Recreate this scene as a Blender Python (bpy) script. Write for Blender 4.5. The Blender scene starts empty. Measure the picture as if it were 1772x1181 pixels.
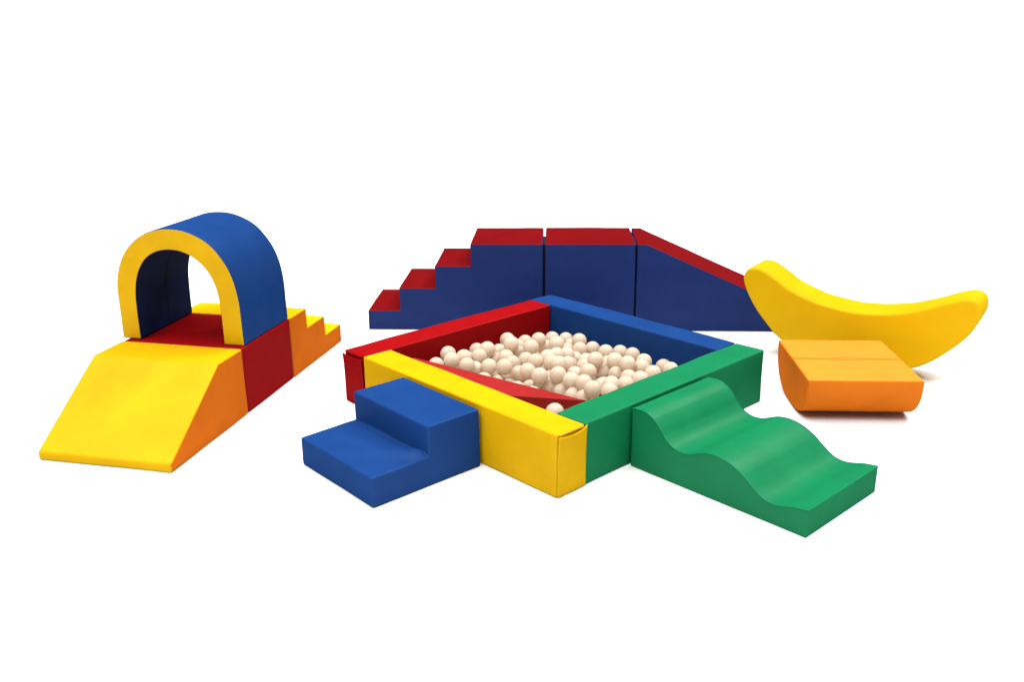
import bpy, bmesh, math, random
from mathutils import Vector, Matrix, noise
# ---------------------------------------------------------------- measured layout (metres)
Q = {'f': 1582.68919, 'H': 2.35092, 'pitch': 0.31742, 'roll': -0.00878, 'px': 0.23058, 'py': 4.41806, 'pt': 0.75367, 'pw': 0.22406, 'ph': 0.37296, 'rx': -1.22965, 'ry': 7.50798, 'rt': -0.04756, 'rh': 0.74898, 'rd': 0.70642, 's1': 0.27645, 's2': 0.58491, 's3': 0.88789, 's4': 1.49248, 's5': 1.51236, 's6': 2.2607, 's7': 2.2757, 'z1': 0.17231, 'z2': 0.36834, 'z3': 0.56084, 'se': 3.42202, 'tx': -1.96327, 'ty': 4.76451, 'tt': 1.34606, 'tw': 0.88302, 'th': 0.4553, 'tl': 0.05476, 'tf': 0.61474, 'tA': 0.92086, 'tB': 1.60598, 't1': 1.89432, 't2': 2.20154, 'tC': 2.50111, 'u1': 0.30451, 'u2': 0.1486, 'bx': -0.7428, 'by': 4.32472, 'bt': 0.73632, 'bw': 0.73356, 'bm': 0.37888, 'be': 0.75047, 'bh': 0.17706, 'bH': 0.35941, 'gx': 1.44064, 'gy': 3.98689, 'gt': 0.74374, 'gw': 0.71578, 'gl': 1.08897, 'gh': 0.15203, 'gH': 0.36693, 'ox': 1.94062, 'oy': 5.61357, 'ot': -0.04983, 'oa': 0.7526, 'ob': 0.84706, 'oh': 0.21831, 'o1': -0.03901, 'o2': 0.67177}
BALLS = [(0.6745, 1.7174, 0.2444), (0.6229, 1.6175, 0.2335), (0.5232, 1.6655, 0.2103), (0.7357, 1.6181, 0.2286), (0.6468, 1.4812, 0.2222), (0.7416, 1.5071, 0.1665), (0.9428, 1.7174, 0.2054), (0.9443, 1.6024, 0.2432), (0.8381, 1.5707, 0.2213), (1.0926, 1.6387, 0.1821), (1.0061, 1.5718, 0.1536), (1.2413, 1.7106, 0.2195), (1.0962, 1.5142, 0.2696), (1.2411, 1.6002, 0.1956), (1.0007, 1.4667, 0.201), (0.9629, 1.3606, 0.1923), (0.7841, 1.4071, 0.2003), (0.76, 1.2246, 0.25), (1.166, 1.5171, 0.1808), (0.9047, 1.231, 0.165), (1.0793, 1.3433, 0.1931), (0.8141, 1.0538, 0.25), (1.1853, 1.3996, 0.25), (1.3423, 1.4791, 0.25), (1.4443, 1.5271, 0.165), (1.0167, 1.1859, 0.2355), (0.8047, 0.9322, 0.2514), (1.6424, 1.6313, 0.1558), (1.3712, 1.3245, 0.25), (1.6849, 1.5269, 0.1633), (1.6413, 1.4236, 0.1499), (1.1311, 1.1764, 0.2412), (1.0701, 1.0814, 0.2393), (1.0312, 0.9761, 0.2664), (1.2411, 1.1969, 0.2256), (1.2018, 1.0535, 0.2039), (1.0126, 1.032, 0.1555), (0.8908, 0.8463, 0.2594), (0.8737, 0.7951, 0.1601), (0.8836, 0.9076, 0.1647), (0.8913, 0.7297, 0.2506), (0.841, 0.6617, 0.1756), (1.3511, 1.2024, 0.2002), (0.9026, 1.0152, 0.1358), (1.6207, 1.3302, 0.214), (1.5444, 1.2526, 0.1807), (1.5382, 1.3722, 0.1493), (1.6528, 1.2231, 0.1682), (1.5809, 1.0331, 0.205), (1.6801, 0.9809, 0.1906), (1.6693, 0.8577, 0.2039), (1.6293, 0.721, 0.2), (1.3008, 0.8828, 0.2534), (1.4253, 1.0807, 0.1667), (1.4065, 0.8002, 0.243), (1.3878, 0.6706, 0.2567), (1.4822, 0.6216, 0.2185), (1.4374, 0.4913, 0.221), (1.6225, 0.483, 0.2), (1.4468, 1.2117, 0.1409), (1.2879, 1.1154, 0.1628), (1.1923, 0.8503, 0.2027), (1.3637, 0.8582, 0.156), (1.3479, 0.7344, 0.1723), (1.3245, 0.6061, 0.1888), (1.3122, 0.4959, 0.2106), (1.2076, 0.5343, 0.1915), (1.1685, 0.9535, 0.1632), (0.8834, 0.6105, 0.2669), (0.8156, 0.4756, 0.2793), (0.8182, 0.5517, 0.1957), (1.154, 0.6778, 0.1611), (1.1017, 0.5682, 0.2111), (1.0098, 0.5025, 0.2069), (0.9699, 0.5118, 0.0865), (1.3366, 0.4457, 0.0865), (0.9005, 1.1245, 0.0865), (1.3413, 1.6547, 0.0865), (0.6904, 1.2131, 0.0865), (1.2815, 0.7026, 0.0865), (0.7107, 0.7331, 0.0865), (1.5621, 1.1222, 0.0865), (0.9588, 1.3921, 0.0865), (0.8196, 0.4129, 0.0865), (1.2303, 1.6191, 0.0865), (0.7104, 1.3469, 0.0865), (1.2623, 1.4593, 0.0865), (1.5431, 0.4294, 0.0865), (1.5019, 0.8478, 0.0865), (1.5325, 0.6777, 0.0865), (1.0887, 0.856, 0.0865), (1.162, 0.5647, 0.0865), (1.6042, 0.5778, 0.0865), (1.4119, 1.416, 0.0865), (0.5894, 1.5146, 0.0865), (1.6675, 1.2987, 0.0865), (1.2581, 0.811, 0.0865), (1.1287, 1.2433, 0.0865), (1.2427, 1.0331, 0.0865), (0.577, 1.3462, 0.0865), (0.9741, 0.7743, 0.0865), (0.6581, 1.1027, 0.0865), (1.1183, 0.4324, 0.0865), (0.7602, 0.5655, 0.0865), (1.7172, 0.4887, 0.0865), (0.879, 1.4983, 0.0865), (0.8162, 1.3807, 0.0865), (1.4102, 0.9716, 0.0865), (1.5399, 1.6636, 0.0865), (0.9816, 1.2297, 0.0865), (1.3168, 0.3002, 0.0865), (1.5767, 1.549, 0.0865), (0.9059, 1.6062, 0.0865), (1.46, 0.5835, 0.0865), (1.5894, 0.9983, 0.0865), (1.196, 1.3356, 0.0865), (0.551, 1.7082, 0.0865), (0.756, 0.9449, 0.0865), (0.7159, 0.4532, 0.0865), (1.0363, 1.6858, 0.0865), (1.3339, 1.184, 0.0865), (0.7801, 1.1312, 0.0865), (0.9897, 0.9295, 0.0865), (1.1052, 1.1343, 0.0865), (1.1111, 1.5762, 0.0865), (1.646, 0.3563, 0.0865), (0.9984, 0.6602, 0.0865), (1.6326, 0.842, 0.0865), (0.7599, 1.7051, 0.0865), (0.8183, 1.2417, 0.0865), (1.0085, 0.3896, 0.0865), (1.2266, 0.4512, 0.0865), (1.4261, 0.3619, 0.0865), (1.1486, 0.3177, 0.0865), (1.6731, 1.0897, 0.0865), (0.649, 1.6154, 0.0865), (0.8714, 0.5989, 0.0865), (0.8008, 0.3048, 0.0865), (1.421, 0.7317, 0.0865), (1.7138, 0.6907, 0.0865), (0.6423, 0.8195, 0.0865), (0.7616, 1.5926, 0.0865), (1.0648, 1.4368, 0.0865), (1.5281, 0.3088, 0.0865), (1.372, 1.2901, 0.0865), (0.6248, 0.9408, 0.0865), (1.3639, 1.5182, 0.0865), (0.7889, 0.8338, 0.0865), (0.8214, 0.7231, 0.0865), (1.282, 0.5712, 0.0865), (1.2884, 0.9207, 0.0865), (0.9293, 0.299, 0.0865), (1.7116, 1.7067, 0.0865), (1.1478, 1.6946, 0.0865), (1.4412, 1.6091, 0.0865), (1.085, 0.7346, 0.0865), (0.6705, 0.6292, 0.0865), (1.0497, 1.3219, 0.0865), (1.0893, 0.9875, 0.0865), (1.2995, 1.3593, 0.1315), (1.0492, 0.2929, 0.1315), (0.688, 0.8805, 0.1665), (1.1988, 0.3759, 0.1665), (0.9146, 0.4204, 0.1665), (1.4963, 0.9333, 0.1665), (0.6357, 1.2985, 0.1665), (1.7138, 0.3946, 0.1665), (0.7042, 0.3725, 0.1665), (0.6099, 1.1747, 0.1665), (0.6809, 1.0182, 0.1665), (1.6176, 0.2837, 0.1665), (1.7123, 0.6118, 0.1665), (1.4097, 1.693, 0.1665), (1.515, 0.7595, 0.1665), (1.3193, 1.0051, 0.1665), (0.6686, 0.5437, 0.1665), (0.8419, 1.6853, 0.1665), (1.0147, 0.8434, 0.1665)]

random.seed(4)
SC = bpy.context.scene
COL = SC.collection
HALF = math.pi / 2

# ---------------------------------------------------------------- materials
GAIN = 1.22          # exposure of the studio shot
def new_mat(name):
    m = bpy.data.materials.new(name); m.use_nodes = True
    nt = m.node_tree; nt.nodes.clear()
    out = nt.nodes.new('ShaderNodeOutputMaterial'); p = nt.nodes.new('ShaderNodeBsdfPrincipled')
    nt.links.new(p.outputs[0], out.inputs[0])
    return m, nt, p

def vinyl(name, rgb, rough=0.36, spec=0.005, wrinkle=0.36, vary=0.08):
    """coated foam cover: slight dye variation, fine leather grain, shallow slack in the cloth"""
    m, nt, p = new_mat(name)
    N, L = nt.nodes.new, nt.links.new
    tc = N('ShaderNodeTexCoord'); oi = N('ShaderNodeObjectInfo')
    off = N('ShaderNodeVectorMath'); off.operation = 'ADD'
    sc = N('ShaderNodeMath'); sc.operation = 'MULTIPLY'; sc.inputs[1].default_value = 37.0
    L(oi.outputs['Random'], sc.inputs[0]); L(tc.outputs['Object'], off.inputs[0]); L(sc.outputs[0], off.inputs[1])
    n1 = N('ShaderNodeTexNoise'); n1.inputs['Scale'].default_value = 3.5; n1.inputs['Detail'].default_value = 6; n1.inputs['Roughness'].default_value = .6
    L(off.outputs[0], n1.inputs['Vector'])
    mr = N('ShaderNodeMapRange'); mr.inputs['From Min'].default_value = .3; mr.inputs['From Max'].default_value = .7
    mr.inputs['To Min'].default_value = 1 - vary; mr.inputs['To Max'].default_value = 1 + vary
    L(n1.outputs['Fac'], mr.inputs['Value'])
    mul = N('ShaderNodeVectorMath'); mul.operation = 'SCALE'; mul.inputs[0].default_value = [c / GAIN for c in rgb]
    L(mr.outputs[0], mul.inputs['Scale']); L(mul.outputs[0], p.inputs['Base Color'])
    r1 = N('ShaderNodeMapRange'); r1.inputs['From Min'].default_value = .3; r1.inputs['From Max'].default_value = .7
    r1.inputs['To Min'].default_value = rough - .05; r1.inputs['To Max'].default_value = rough + .07
    n3 = N('ShaderNodeTexNoise'); n3.inputs['Scale'].default_value = 9; n3.inputs['Detail'].default_value = 5
    L(off.outputs[0], n3.inputs['Vector']); L(n3.outputs['Fac'], r1.inputs['Value']); L(r1.outputs[0], p.inputs['Roughness'])
    p.inputs['Specular IOR Level'].default_value = 0
    gl_ = N('ShaderNodeBsdfGlossy'); mx = N('ShaderNodeMixShader'); mx.inputs[0].default_value = spec
    out = [x for x in nt.nodes if x.type == 'OUTPUT_MATERIAL'][0]
    L(p.outputs[0], mx.inputs[1]); L(gl_.outputs[0], mx.inputs[2]); L(mx.outputs[0], out.inputs[0])
    L(r1.outputs[0], gl_.inputs['Roughness'])
    g = N('ShaderNodeTexVoronoi'); g.inputs['Scale'].default_value = 420
    L(off.outputs[0], g.inputs['Vector'])
    b1 = N('ShaderNodeBump'); b1.inputs['Strength'].default_value = .06; b1.inputs['Distance'].default_value = .001
    L(g.outputs['Distance'], b1.inputs['Height'])
    n2 = N('ShaderNodeTexNoise'); n2.inputs['Scale'].default_value = 5.5; n2.inputs['Detail'].default_value = 2.5; n2.inputs['Distortion'].default_value = .7
    L(off.outputs[0], n2.inputs['Vector'])
    b2 = N('ShaderNodeBump'); b2.inputs['Strength'].default_value = wrinkle; b2.inputs['Distance'].default_value = .012
    L(n2.outputs['Fac'], b2.inputs['Height']); L(b1.outputs[0], b2.inputs['Normal']); L(b2.outputs[0], p.inputs['Normal']); L(b2.outputs[0], gl_.inputs['Normal'])
    return m

YELLOW = vinyl('yellow vinyl', (.57, .325, .003))
AMBER = vinyl('deep yellow vinyl', (.68, .395, .003), vary=.04)
ORANGE = vinyl('orange vinyl', (.53, .118, .005))
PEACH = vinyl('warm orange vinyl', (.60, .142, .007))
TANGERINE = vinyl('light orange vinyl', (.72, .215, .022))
RED = vinyl('red vinyl', (.25, .003, .004))
RED_DIMMED = vinyl('dimmed red vinyl', (.14, .003, .004))  # red with the back row's weaker light put into the colour
SCARLET = vinyl('deep red vinyl', (.235, .003, .004))
BLUE = vinyl('blue vinyl', (.008, .040, .160), spec=.006)
NAVY = vinyl('dark blue vinyl', (.013, .029, .128))
GREEN = vinyl('green vinyl', (.004, .150, .055), rough=.44, spec=.011, wrinkle=.18)
RED_SHEEN = vinyl('sheen-lightened red vinyl', (.275, .016, .015), spec=.008)  # lighter red paints in the sheen on the wedge
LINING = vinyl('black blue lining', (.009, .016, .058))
SEAM_GAP_SHADE = vinyl('dark seam and gap shade', (.02, .02, .03), wrinkle=0)  # tunnel seam colour, also the painted shade in the row's gaps

def ball_mat():
    m, nt, p = new_mat('cream plastic')
    N, L = nt.nodes.new, nt.links.new
    tc = N('ShaderNodeTexCoord'); oi = N('ShaderNodeObjectInfo')
    ramp = N('ShaderNodeValToRGB')
    ramp.color_ramp.elements[0].color = (.68, .565, .44, 1); ramp.color_ramp.elements[1].color = (.74, .635, .51, 1)
    L(oi.outputs['Random'], ramp.inputs[0])
    n = N('ShaderNodeTexNoise'); n.inputs['Scale'].default_value = 30; n.inputs['Detail'].default_value = 4
    L(tc.outputs['Object'], n.inputs['Vector'])
    mr = N('ShaderNodeMapRange'); mr.inputs['To Min'].default_value = .93; mr.inputs['To Max'].default_value = 1.07
    L(n.outputs['Fac'], mr.inputs['Value'])
    mul = N('ShaderNodeVectorMath'); mul.operation = 'SCALE'
    L(ramp.outputs[0], mul.inputs[0]); L(mr.outputs[0], mul.inputs['Scale']); L(mul.outputs[0], p.inputs['Base Color'])
    p.inputs['Roughness'].default_value = .34; p.inputs['Specular IOR Level'].default_value = .2
    tr = N('ShaderNodeBsdfTranslucent'); L(mul.outputs[0], tr.inputs['Color'])
    mx = N('ShaderNodeMixShader'); mx.inputs[0].default_value = .5
    out = [x for x in nt.nodes if x.type == 'OUTPUT_MATERIAL'][0]
    L(p.outputs[0], mx.inputs[1]); L(tr.outputs[0], mx.inputs[2]); L(mx.outputs[0], out.inputs[0])
    return m
CREAM = ball_mat()

def floor_mat():
    m, nt, p = new_mat('white studio floor')
    N, L = nt.nodes.new, nt.links.new
    tc = N('ShaderNodeTexCoord'); n = N('ShaderNodeTexNoise'); n.inputs['Scale'].default_value = .8; n.inputs['Detail'].default_value = 4
    L(tc.outputs['Object'], n.inputs['Vector'])
    r = N('ShaderNodeValToRGB'); r.color_ramp.elements[0].color = (.66, .66, .66, 1); r.color_ramp.elements[1].color = (.68, .68, .68, 1)
    L(n.outputs['Fac'], r.inputs[0]); L(r.outputs[0], p.inputs['Base Color'])
    p.inputs['Roughness'].default_value = .9; p.inputs['Specular IOR Level'].default_value = 0
    return m

# ---------------------------------------------------------------- object helpers
def tag(o, label, cat, group=None):
    o['label'] = label; o['category'] = cat
    if group: o['group'] = group
    return o

def thing(name, label, cat, x, y, t, z=0.0, group=None):
    o = bpy.data.objects.new(name, None); COL.objects.link(o)
    o.empty_display_size = .1
    o.location = (x, y, z); o.rotation_euler = (0, 0, t)
    return tag(o, label, cat, group)

def link_mesh(name, verts, faces, mat, parent=None, normals=None):
    me = bpy.data.meshes.new(name); me.from_pydata(verts, [], faces)
    me.materials.append(mat)
    for p in me.polygons: p.use_smooth = True
    me.update()
    if normals: me.normals_split_custom_set_from_vertices(normals)
    o = bpy.data.objects.new(name, me); COL.objects.link(o)
    if parent: o.parent = parent
    return o

def finish(bm, parts, parent, step=.06, puff=.0025, seed=0, warp=None):
    """cut the faces finely, let the cover puff a little, then hand each panel to its own object"""
    cos = [v.co for v in bm.verts]
    lo = [min(c[i] for c in cos) for i in range(3)]; hi = [max(c[i] for c in cos) for i in range(3)]
    if step:
        for ax in range(3):
            n = max(1, int((hi[ax] - lo[ax]) / step))
            for k in range(1, n):
                co = Vector((0, 0, 0)); co[ax] = lo[ax] + (hi[ax] - lo[ax]) * k / n + .00037
                no = Vector((0, 0, 0)); no[ax] = 1
                bmesh.ops.bisect_plane(bm, geom=bm.verts[:] + bm.edges[:] + bm.faces[:], dist=1e-5, plane_co=co, plane_no=no)
    bm.normal_update()
    bm.verts.ensure_lookup_table()
    ds = Vector((seed * 3.17, seed * 1.71, seed * .93))
    mv = []
    for v in bm.verts:
        d = noise.noise(v.co * 2.6 + ds) * puff * 1.3 + noise.noise(v.co * 7.0 + ds) * puff * .45
        q = v.co + v.normal * d
        if warp: q = warp(q, v.normal)
        if v.co.z < .004: q.z = max(0.001, v.co.z)
        mv.append(q)
    for v, q in zip(bm.verts, mv): v.co = q
    bm.normal_update()
    nrm = []
    for v in bm.verts:
        n = Vector((0, 0, 0))
        for f in v.link_faces: n += f.normal * (f.calc_area() + 1e-9)
        nrm.append(n.normalized() if n.length > 1e-9 else Vector((0, 0, 1)))
    bm.verts.index_update()
    out = []
    for i, (name, mat) in enumerate(parts):
        idx, vs, ns, fs = {}, [], [], []
        for f in bm.faces:
            if f.material_index != i: continue
            fs.append([])
            for v in f.verts:
                if v.index not in idx:
                    idx[v.index] = len(vs); vs.append(v.co.copy()); ns.append(nrm[v.index])
                fs[-1].append(idx[v.index])
        if fs: out.append(link_mesh(name, vs, fs, mat, parent, ns))
    bm.free()
    return out

def prism(prof, lo, hi, axis, side_tags, end_tags, bevel=.012, seg=3, sharp=25, end_bevel=None):
    """profile (u, z) in counter-clockwise order, extruded from lo to hi along local 'b' (axis='b', u=a) or 'a' (u=b)"""
    bm = bmesh.new()
    P = (lambda u, z, w: Vector((u, w, z))) if axis == 'b' else (lambda u, z, w: Vector((w, u, z)))
    n = len(prof)
    A = [bm.verts.new(P(u, z, lo)) for u, z in prof]; B = [bm.verts.new(P(u, z, hi)) for u, z in prof]
    for i in range(n):
        j = (i + 1) % n
        f = bm.faces.new((A[i], A[j], B[j], B[i])); f.material_index = side_tags[i] if not isinstance(side_tags, int) else side_tags
    fa = bm.faces.new(list(reversed(A))); fa.material_index = end_tags[0]
    fb = bm.faces.new(B); fb.material_index = end_tags[1]
    bmesh.ops.recalc_face_normals(bm, faces=bm.faces[:])
    es = [e for e in bm.edges if len(e.link_faces) == 2 and e.calc_face_angle(0) > math.radians(sharp)]
    bmesh.ops.bevel(bm, geom=es, offset=bevel, offset_type='OFFSET', segments=seg, profile=.5, affect='EDGES', clamp_overlap=True, material=-1)
    return bm

def tube(name, pts, rad, mat, parent, closed=False, n=6):
    vs, fs = [], []
    m = len(pts)
    for i, p in enumerate(pts):
        p = Vector(p)
        a = Vector(pts[(i - 1) % m] if closed or i else pts[i]); b = Vector(pts[(i + 1) % m] if closed or i < m - 1 else pts[i])
        d = (b - a).normalized(); up = Vector((0, 0, 1)) if abs(d.z) < .9 else Vector((1, 0, 0))
        s = d.cross(up).normalized(); w = s.cross(d)
        for k in range(n):
            th = 2 * math.pi * k / n; vs.append(p + s * math.cos(th) * rad + w * math.sin(th) * rad)
    for i in range(m if closed else m - 1):
        for k in range(n):
            a, b = i * n + k, i * n + (k + 1) % n
            c, d = ((i + 1) % m) * n + (k + 1) % n, ((i + 1) % m) * n + k
            fs.append((a, b, c, d))
    return link_mesh(name, vs, fs, mat, parent)

def smooth_curve(pts, n=8):
    """Catmull-Rom through the points"""
    out = []
    P = [Vector(p) for p in pts]
    for i in range(len(P) - 1):
        p0, p1, p2, p3 = P[max(i - 1, 0)], P[i], P[i + 1], P[min(i + 2, len(P) - 1)]
        for k in range(n):
            t = k / n
            out.append(.5 * ((2 * p1) + (p2 - p0) * t + (2 * p0 - 5 * p1 + 4 * p2 - p3) * t * t + (3 * p1 - p0 - 3 * p2 + p3) * t ** 3))
    out.append(P[-1])
    return [tuple(p) for p in out]

def base_seam(x0, x1, y0, y1, z, mat, parent, rad=.0018, o=-.0012):
    q = .013; pts = []
    for cx, cy, a in ((x1 - q, y0 + q, -90), (x1 - q, y1 - q, 0), (x0 + q, y1 - q, 90), (x0 + q, y0 + q, 180)):
        for k in range(6):
            th = math.radians(a + 18 * k); pts.append((cx + (q + o) * math.cos(th), cy + (q + o) * math.sin(th), z))
    return tube('base_seam', pts, rad, mat, parent, closed=True)

# ---------------------------------------------------------------- setting
fl = []
R = 400
me = bpy.data.meshes.new('floor')
me.from_pydata([(-R, -R, 0), (R, -R, 0), (R, R, 0), (-R, R, 0)], [], [(0, 1, 2, 3)]); me.materials.append(floor_mat())
floor = bpy.data.objects.new('floor', me); COL.objects.link(floor); floor['kind'] = 'structure'

# ---------------------------------------------------------------- left group: ramp, block, stairs, tunnel
X, Y, T = Q['tx'], Q['ty'], Q['tt']
TW, TH = Q['tw'], Q['th']
ramp = thing('foam_ramp', 'yellow foam ramp with orange sides sloping down from the red block', 'ramp', X, Y, T)
prof = [(0, 0), (Q['tA'] - .006, 0), (Q['tA'] - .006, TH), (Q['tf'], TH), (0, Q['tl'])]
finish(prism(prof, 0, TW, 'b', [0, 1, 0, 0, 0], (1, 2), bevel=.013), [('top_cover', YELLOW), ('side_panel', ORANGE), ('side_panel', ORANGE)], ramp, seed=1)

block = thing('foam_block', 'red foam block between the yellow ramp and the stairs, carrying the arched tunnel', 'block', X, Y, T)
prof = [(Q['tA'], 0), (Q['tB'], 0), (Q['tB'], TH - .002), (Q['tA'], TH - .002)]
finish(prism(prof, .002, TW - .002, 'b', 0, (1, 2), bevel=.013), [('top_cover', SCARLET), ('side_panel', SCARLET), ('side_panel', SCARLET)], block, seed=2)

st = thing('foam_stairs', 'three-step foam stairs with yellow treads and orange sides behind the red block', 'stairs', X, Y, T)
b0 = Q['tB'] + .006
prof = [(b0, 0), (Q['tC'], 0), (Q['tC'], Q['u2']), (Q['t2'], Q['u2']), (Q['t2'], Q['u1']), (Q['t1'], Q['u1']), (Q['t1'], TH), (b0, TH)]
finish(prism(prof, .003, TW - .003, 'b', [0, 0, 0, 0, 0, 0, 0, 1], (1, 2), bevel=.011), [('tread_cover', AMBER), ('side_panel', ORANGE), ('side_panel', ORANGE)], st, seed=3)

# tunnel: an upside-down U standing on the block
OUT = [(.002, 0), (.004, .16), (.006, .26), (.012, .33), (.030, .43), (.065, .525), (.115, .605), (.18, .675), (.265, .725), (.36, .757), (.455, .765),
       (.55, .755), (.635, .728), (.715, .683), (.785, .620), (.84, .54), (.876, .45), (.893, .37), (.898, .28), (.900, .16), (.902, 0)]
INN = [(.765, 0), (.765, .13), (.763, .23), (.757, .32), (.738, .41), (.705, .487), (.652, .556), (.585, .60), (.52, .62), (.453, .625),
       (.387, .617), (.315, .588), (.250, .538), (.203, .475), (.172, .40), (.157, .32), (.151, .23), (.150, .13), (.150, 0)]
outc = smooth_curve(OUT, 4); innc = smooth_curve(INN, 4)
tun = thing('arched_tunnel', 'blue arched foam tunnel with a yellow front standing on the red block', 'tunnel', X, Y, T, z=TH)
sh = .009
prof = [(b + sh, z + .001) for b, z in outc] + [(b + sh, z + .001) for b, z in innc]
tags = [0] * (len(outc) - 1) + [4] + [1] * (len(innc) - 1) + [5]
bm = prism(prof, Q['tA'] + .045, Q['tB'] + .002, 'a', tags, (2, 3), bevel=.009, seg=3, sharp=40)
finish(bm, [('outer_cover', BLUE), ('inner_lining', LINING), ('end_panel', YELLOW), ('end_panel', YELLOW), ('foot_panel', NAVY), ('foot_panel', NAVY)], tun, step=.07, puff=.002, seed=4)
am = (Q['tA'] + .045 + Q['tB']) / 2 + .03
tube('lining_seam', [(am, b + sh + .0, z + .001) for b, z in [(b + (.456 - b) * .004, z - .001 * (z > .3)) for b, z in innc]], .003, SEAM_GAP_SHADE, tun)

# ---------------------------------------------------------------- back row: stairs, block, slide
X, Y, T = Q['rx'], Q['ry'], Q['rt']
RH, RD = Q['rh'], Q['rd']
bst = thing('foam_stairs', 'tall four-step foam stairs with red treads and blue sides in the back row', 'stairs', X, Y, T)
prof = [(0, 0), (Q['s4'], 0), (Q['s4'], RH), (Q['s3'], RH), (Q['s3'], Q['z3']), (Q['s2'], Q['z3']), (Q['s2'], Q['z2']), (Q['s1'], Q['z2']), (Q['s1'], Q['z1']), (0, Q['z1'])]
tg = [1, 1, 0, 0, 0, 0, 0, 0, 0, 0]
finish(prism(prof, 0, RD, 'b', tg, (1, 1), bevel=.009), [('tread_cover', RED_DIMMED), ('side_panel', NAVY)], bst, seed=5)
base_seam(0, Q['s4'], 0, RD, .045, NAVY, bst)
bbl = thing('foam_block', 'blue foam block with a red top between the tall stairs and the slide', 'block', X, Y, T)
prof = [(Q['s5'], 0), (Q['s6'], 0), (Q['s6'], RH + .002), (Q['s5'], RH + .002)]
finish(prism(prof, 0, RD, 'b', [1, 1, 0, 1], (1, 1), bevel=.009), [('top_cover', RED_DIMMED), ('side_panel', NAVY)], bbl, seed=6)
base_seam(Q['s5'], Q['s6'], 0, RD, .045, NAVY, bbl)
def gap_shade(o, a0, a1):  # dark panel added between blocks to stand for the gap's deep shade
    prof = [(a0, .02), (a1, .02), (a1, RH - .012), (a0, RH - .012)]
    return finish(prism(prof, .05, RD * .55, 'b', 0, (0, 0), bevel=.002, seg=1), [('gap_shade_panel', SEAM_GAP_SHADE)], o, step=0, puff=0)
gap_shade(bbl, Q['s4'] + .003, Q['s5'] + .004)
gap_shade(bbl, Q['s6'] - .004, Q['s7'] - .002)
bsl = thing('foam_slide', 'blue foam slide with a red sliding surface running down behind the yellow rocker', 'slide', X, Y, T)
se = 3.90
prof = [(Q['s7'], 0), (se, 0), (se, .045), (2.352, RH), (Q['s7'], RH)]
finish(prism(prof, 0, RD, 'b', [1, 0, 0, 0, 1], (1, 1), bevel=.009), [('slide_cover', RED_DIMMED), ('side_panel', NAVY)], bsl, seed=7)
base_seam(Q['s7'], se - .05, 0, RD, .04, NAVY, bsl)

# ---------------------------------------------------------------- ball pit: four beams in a pinwheel
X, Y, T = Q['px'], Q['py'], Q['pt']
W, H, S = Q['pw'], Q['ph'], 2.0
def beam(label, mat, a0, a1, b0, b1, seed):
    o = thing('ball_pit_beam', label, 'foam beam', X, Y, T, group='beams framing the ball pit')
    prof = [(a0, 0), (a1, 0), (a1, H), (a0, H)]
    finish(prism(prof, b0, b1, 'b', 0, (0, 0), bevel=.012), [('foam_cover', mat)], o, seed=seed, puff=.003)
    return o
g = .0015
yb = beam('yellow foam beam of the ball pit with a loose closing flap on its end', YELLOW, 0, W - g, 0, S - W - g, 11)
rb = beam('red foam beam of the ball pit nearest the red and yellow train', RED, 0, S - W - g, S - W + g, S, 12)
bb = beam('blue foam beam of the ball pit in front of the blue back row', BLUE, S - W + g, S, W + g, S, 13)
gb = beam('green foam beam of the ball pit that the green wave leans on', GREEN, W + g, S, 0, W - g, 14)

def flap(o, mat, fn, w, h, lift, seed, tab=.012, sag=.010):
    """a stiff cloth flap hanging over the beam's end: closed at the foot, gaping a little at the top"""
    nu, nv = 16, 24
    vs, fs = [], []
    for side in (0, 1):
        for j in range(nv + 1):
            for i in range(nu + 1):
                u, v = i / nu, j / nv
                top = h - .004 - sag * math.sin(math.pi * u) + tab * max(0, u - .8) / .2
                z = .006 + v * (top - .006)
                out = .004 + lift * v ** 5 * (.55 + .45 * math.sin(math.pi * min(1, u * 1.05))) + .002 * noise.noise(Vector((u * 3, v * 4, seed))) + (.005 if side else 0)
                vs.append(fn(u * w, z, out))
    n = nu + 1; k = n * (nv + 1)
    for j in range(nv):
        for i in range(nu):
            a = j * n + i; fs.append((a, a + 1, a + n + 1, a + n)); fs.append((k + a, k + a + n, k + a + n + 1, k + a + 1))
    for i in range(nu):
        fs.append((i, k + i, k + i + 1, i + 1)); a = nv * n + i; fs.append((a, a + 1, k + a + 1, k + a))
    for j in range(nv):
        a = j * n; fs.append((a, a + n, k + a + n, k + a)); a = j * n + nu; fs.append((a, k + a, k + a + n, a + n))
    ob = link_mesh('closing_flap', vs, fs, mat, o)
    bm = bmesh.new(); bm.from_mesh(ob.data); bmesh.ops.recalc_face_normals(bm, faces=bm.faces[:]); bm.to_mesh(ob.data); bm.free()
    return ob
flap(yb, YELLOW, lambda u, z, o: Vector((.004 + u, -o, z)), W - .004, H - .008, .014, 2.3)
flap(rb, RED, lambda u, z, o: Vector((-o, S - u, z)), W - .004, H - .016, .016, 5.1, tab=0, sag=.003)
tube('end_welt', [(.016 + (W - .034) * k / 10, -.003, H - .009) for k in range(11)], .0045, YELLOW, yb)
tube('end_welt', [(-.003, S - .016 - (W - .04) * k / 10, H - .009) for k in range(11)], .004, RED, rb)

MAT_T = .03
mat_o = thing('pit_mat', 'red foam mat on the floor of the ball pit under the balls', 'mat', X, Y, T)
prof = [(W + .004, 0), (S - W - .004, 0), (S - W - .004, MAT_T - .002), (W + .004, MAT_T - .002)]
finish(prism(prof, W + .004, S - W - .004, 'b', 0, (0, 0), bevel=.01), [('foam_cover', RED)], mat_o, seed=15)

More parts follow.
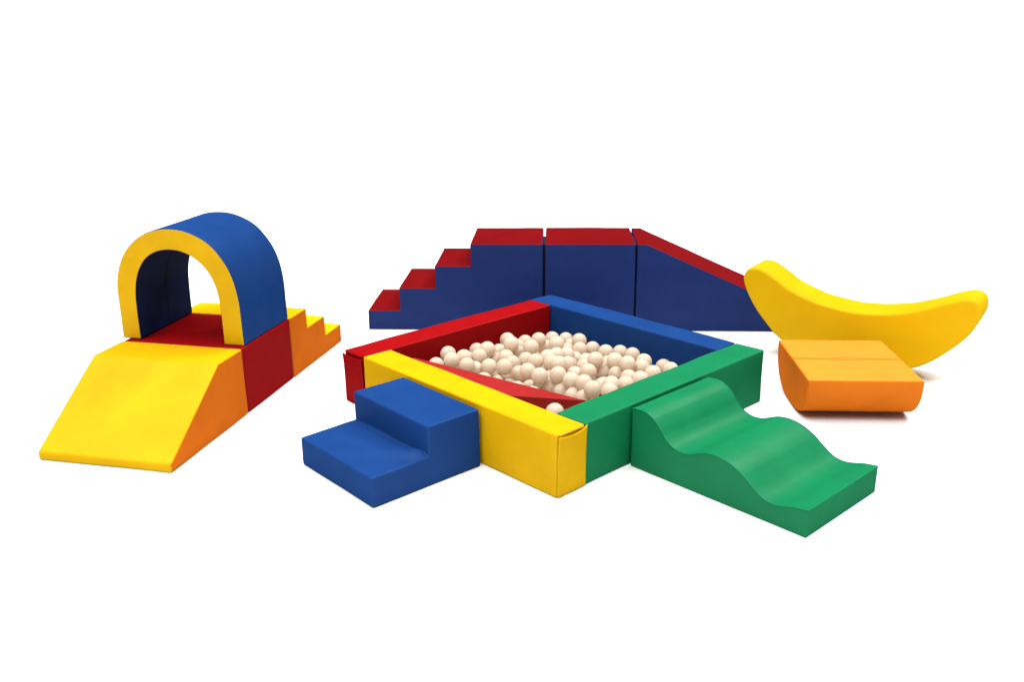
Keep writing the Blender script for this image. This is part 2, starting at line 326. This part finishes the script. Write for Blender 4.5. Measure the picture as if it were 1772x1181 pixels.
wd = thing('foam_wedge', 'red triangular foam wedge lying inside the ball pit along the yellow beam', 'wedge', X, Y, T)
zt = .27
poly = [(.672, .392), (.413, 1.770), (.2295, 1.770), (.2295, 1.016)]
bm = bmesh.new()
A = [bm.verts.new((a, b, MAT_T)) for a, b in poly]; B = [bm.verts.new((a, b, zt)) for a, b in poly]
for i in range(4):
    j = (i + 1) % 4; bm.faces.new((A[i], A[j], B[j], B[i]))
bm.faces.new(A); bm.faces.new(B)
bmesh.ops.recalc_face_normals(bm, faces=bm.faces[:])
bmesh.ops.bevel(bm, geom=bm.edges[:], offset=.005, segments=2, profile=.5, affect='EDGES', clamp_overlap=True)
finish(bm, [('foam_cover', RED_SHEEN)], wd, seed=16, puff=.0004)

# ---------------------------------------------------------------- balls
BR = .0565
bmb = bmesh.new(); bmesh.ops.create_uvsphere(bmb, u_segments=36, v_segments=20, radius=BR)
ball_me = bpy.data.meshes.new('pit_ball'); bmb.to_mesh(ball_me); bmb.free()
ball_me.materials.append(CREAM)
for p in ball_me.polygons: p.use_smooth = True
ct, sn = math.cos(T), math.sin(T)
def put_ball(a, b, z, label):
    o = bpy.data.objects.new('pit_ball', ball_me); COL.objects.link(o)
    o.location = (X + a * ct - b * sn, Y + a * sn + b * ct, z)
    o.rotation_euler = (random.uniform(0, 6), random.uniform(0, 6), random.uniform(0, 6))
    return tag(o, label, 'ball', 'cream balls in the ball pit')
for a, b, z in BALLS:
    put_ball(a, b, z, 'cream plastic ball in the heap inside the ball pit')
for a, b, z in ((.372, .372, .156), (.492, .365, .160), (.41, .53, .160), (.32, .32, .0865), (.44, .32, .0865), (.36, .45, .0865), (.48, .44, .0865), (.33, .57, .0865)):
    put_ball(a, b, z, 'cream plastic ball in the heap inside the ball pit')
put_ball(.4325, .432, .25, 'single cream ball apart from the heap, in the corner where yellow and green beams meet')

# ---------------------------------------------------------------- blue two-step block
X, Y, T = Q['bx'], Q['by'], Q['bt']
bs = thing('foam_step', 'low blue two-step foam block pushed against the yellow beam', 'steps', X, Y, T)
bm_, be_, bh_, bH_, bw_ = Q['bm'], Q['be'] - .002, Q['bh'], Q['bH'], Q['bw']
def slack(q, n):
    # tread cloth pulled up out of the inner corner
    if n.z > .3 and q.z < bh_ + .03:
        for ox, oy, dx, dy, amp, wd_ in ((bm_, .02, -.62, .78, .026, .030), (bm_, .02, -.30, .95, .016, .022), (bm_ - .02, .35, -.15, .99, .006, .03)):
            rx, ry = q.x - ox, q.y - oy
            s = rx * dx + ry * dy; d = -rx * dy + ry * dx
            if 0 < s < .65: q.z += amp * math.exp(-(d / (wd_ + .06 * s)) ** 2) * (1 - s / .65) * min(1, s / .04)
    return q
prof = [(0, 0), (be_, 0), (be_, bH_), (bm_, bH_), (bm_, bh_), (0, bh_)]
finish(prism(prof, 0, bw_, 'b', 0, (0, 0), bevel=.014, seg=4), [('foam_cover', BLUE)], bs, seed=21, step=.035, warp=slack)
base_seam(0, be_, 0, bw_, .038, BLUE, bs, rad=.003)

# ---------------------------------------------------------------- green wave
X, Y, T = Q['gx'], Q['gy'], Q['gt']
gw, gl = Q['gw'], Q['gl'] + .035
WV = [(-.003, .153), (.077, .141), (.165, .117), (.231, .119), (.28, .139), (.341, .181), (.393, .217), (.464, .248), (.535, .261), (.607, .255),
      (.658, .237), (.72, .211), (.785, .205), (.841, .221), (.888, .257), (.924, .300), (.971, .342), (1.03, .366), (1.094, .366), (gl, .362)]
wc = smooth_curve(WV, 4)
wv = thing('foam_wave', 'green wavy foam ramp leaning on the green beam', 'wave ramp', X, Y, T)
prof = wc + [(gl, 0), (-.003, 0)]
n = len(wc)
tags = [0] * (n - 1) + [0, 0, 0]
finish(prism(prof, 0, gw, 'a', tags, (1, 2), bevel=.006, seg=2, sharp=40), [('wave_cover', GREEN), ('side_panel', GREEN), ('side_panel', GREEN)], wv, seed=22, step=.05, puff=.0015)
tube('edge_piping', [(.0, b, z - .001) for b, z in wc], .003, GREEN, wv)
tube('edge_piping', [(gw, b, z - .001) for b, z in wc], .003, GREEN, wv)

# ---------------------------------------------------------------- orange half-round rocker
ox, oy, ot, oa, ob_, oh = 1.857, 5.370, -.051, .720, .820, .311
rk = thing('foam_rocker', 'orange foam rocker with a flat top and rounded underside', 'rocker', ox, oy, ot)
cc = ob_ / 2; NN = 2.6
def hull(k):
    th = math.pi * k / 48; u, w = -math.cos(th), math.sin(th)
    return cc * (1 + math.copysign(abs(u) ** (2 / NN), u)), (oh - .006) * (1 - abs(w) ** (2 / NN)) + .001
prof = [hull(k) for k in range(49)]
prof = [(u, z) for u, z in prof if z < oh - .03]
prof = [(0, oh - .03)] + prof + [(ob_, oh - .03), (ob_, oh), (0, oh)]
tags = [1] * (len(prof) - 2) + [0, 1]
finish(prism(prof, 0, oa, 'a', tags, (1, 1), bevel=.014, seg=4, sharp=40), [('top_cover', TANGERINE), ('side_panel', PEACH)], rk, seed=23, step=.05, puff=.0015)
for d in (-.012, .012):
    tube('top_seam', [(oa * k / 12, cc + d + .004 * math.sin(k * 1.1 + d * 90), oh + .0002) for k in range(13)], .0012, ORANGE, rk)

# ---------------------------------------------------------------- yellow crescent rocker
bx, by, ph = 2.555, 6.339, -.60
RGT = [(0, .452), (.15, .462), (.30, .490), (.40, .520), (.53, .576), (.62, .619), (.70, .650), (.755, .657), (.800, .640), (.824, .600), (.828, .548),
       (.812, .49), (.77, .40), (.675, .283), (.54, .157), (.40, .080), (.20, .019), (0, 0)]
LFT = [(0, .452), (-.11, .460), (-.249, .480), (-.329, .500), (-.479, .552), (-.587, .617), (-.690, .672), (-.745, .684), (-.795, .678), (-.832, .648), (-.848, .600),
       (-.840, .550), (-.806, .470), (-.745, .375), (-.662, .280), (-.55, .170), (-.40, .084), (-.20, .019), (0, 0)]
rc, lc = smooth_curve(RGT, 4), smooth_curve(LFT, 4)
full = rc + list(reversed(lc))[1:-1]
bn = thing('crescent_rocker', 'yellow crescent shaped foam rocker behind the orange rocker', 'rocker', bx - .08 * math.cos(ph), by - .08 * math.sin(ph), ph)
prof = [(u, z + .001) for u, z in full]
finish(prism(prof, 0, .33, 'b', 0, (1, 2), bevel=.020, seg=4, sharp=40), [('rim_cover', YELLOW), ('side_panel', AMBER), ('side_panel', AMBER)], bn, seed=24, step=.07, puff=.004)

# ---------------------------------------------------------------- camera
f, Hc, pi_, ro = Q['f'], Q['H'], Q['pitch'], Q['roll']
c, s = math.cos(pi_), math.sin(pi_)
fw = Vector((0, c, -s)); up = Vector((0, s, c)); rt = Vector((1, 0, 0))
r2 = rt * math.cos(ro) + up * math.sin(ro); u2 = -rt * math.sin(ro) + up * math.cos(ro)
cam = bpy.data.objects.new('camera', bpy.data.cameras.new('camera')); COL.objects.link(cam)
cam.data.sensor_width = 36; cam.data.lens = f / 1772 * 36; cam.data.clip_start = .05; cam.data.clip_end = 2000
cam.matrix_world = Matrix(((r2.x, u2.x, -fw.x, 0), (r2.y, u2.y, -fw.y, 0), (r2.z, u2.z, -fw.z, Hc), (0, 0, 0, 1)))
SC.camera = cam

# ---------------------------------------------------------------- studio light: wide overhead softbox, white surround
wld = bpy.data.worlds.new('World'); SC.world = wld; wld.use_nodes = True
nt = wld.node_tree; nt.nodes.clear()
wo = nt.nodes.new('ShaderNodeOutputWorld'); bg = nt.nodes.new('ShaderNodeBackground')
tc = nt.nodes.new('ShaderNodeTexCoord'); sx = nt.nodes.new('ShaderNodeSeparateXYZ'); rp = nt.nodes.new('ShaderNodeValToRGB')
nt.links.new(tc.outputs['Generated'], sx.inputs[0]); nt.links.new(sx.outputs['Z'], rp.inputs[0])
el = rp.color_ramp.elements
el[0].position = .0; el[0].color = (1, 1, 1, 1)
el[1].position = .30; el[1].color = (.06, .06, .06, 1)
k = el.new(.08); k.color = (1, 1, 1, 1)
nt.links.new(rp.outputs[0], bg.inputs['Color']); nt.links.new(bg.outputs[0], wo.inputs[0])
bg.inputs['Strength'].default_value = 1.1

def sun(name, strength, angle, d):
    l = bpy.data.lights.new(name, 'SUN'); l.energy = strength; l.angle = math.radians(angle)
    o = bpy.data.objects.new(name, l); COL.objects.link(o); o.location = (0, 4, 6)
    o.rotation_euler = Vector(d).to_track_quat('-Z', 'Y').to_euler()
    return o
sun('studio_softbox', 6.4, 85, (.03, .06, -1))
sun('studio_strip_light', 1.5, 11, (-.50, -.45, -.74))
sun('edge_highlight_lamp', .7, 9, (.36, .42, -.83))  # unseen extra lamp, added to put highlights along front edges

SC.view_settings.view_transform = 'Standard'; SC.view_settings.look = 'None'
SC.view_settings.exposure = math.log2(GAIN); SC.view_settings.gamma = 1
SC.render.film_transparent = False
SC.cycles.diffuse_bounces = 8
SC.cycles.max_bounces = 16
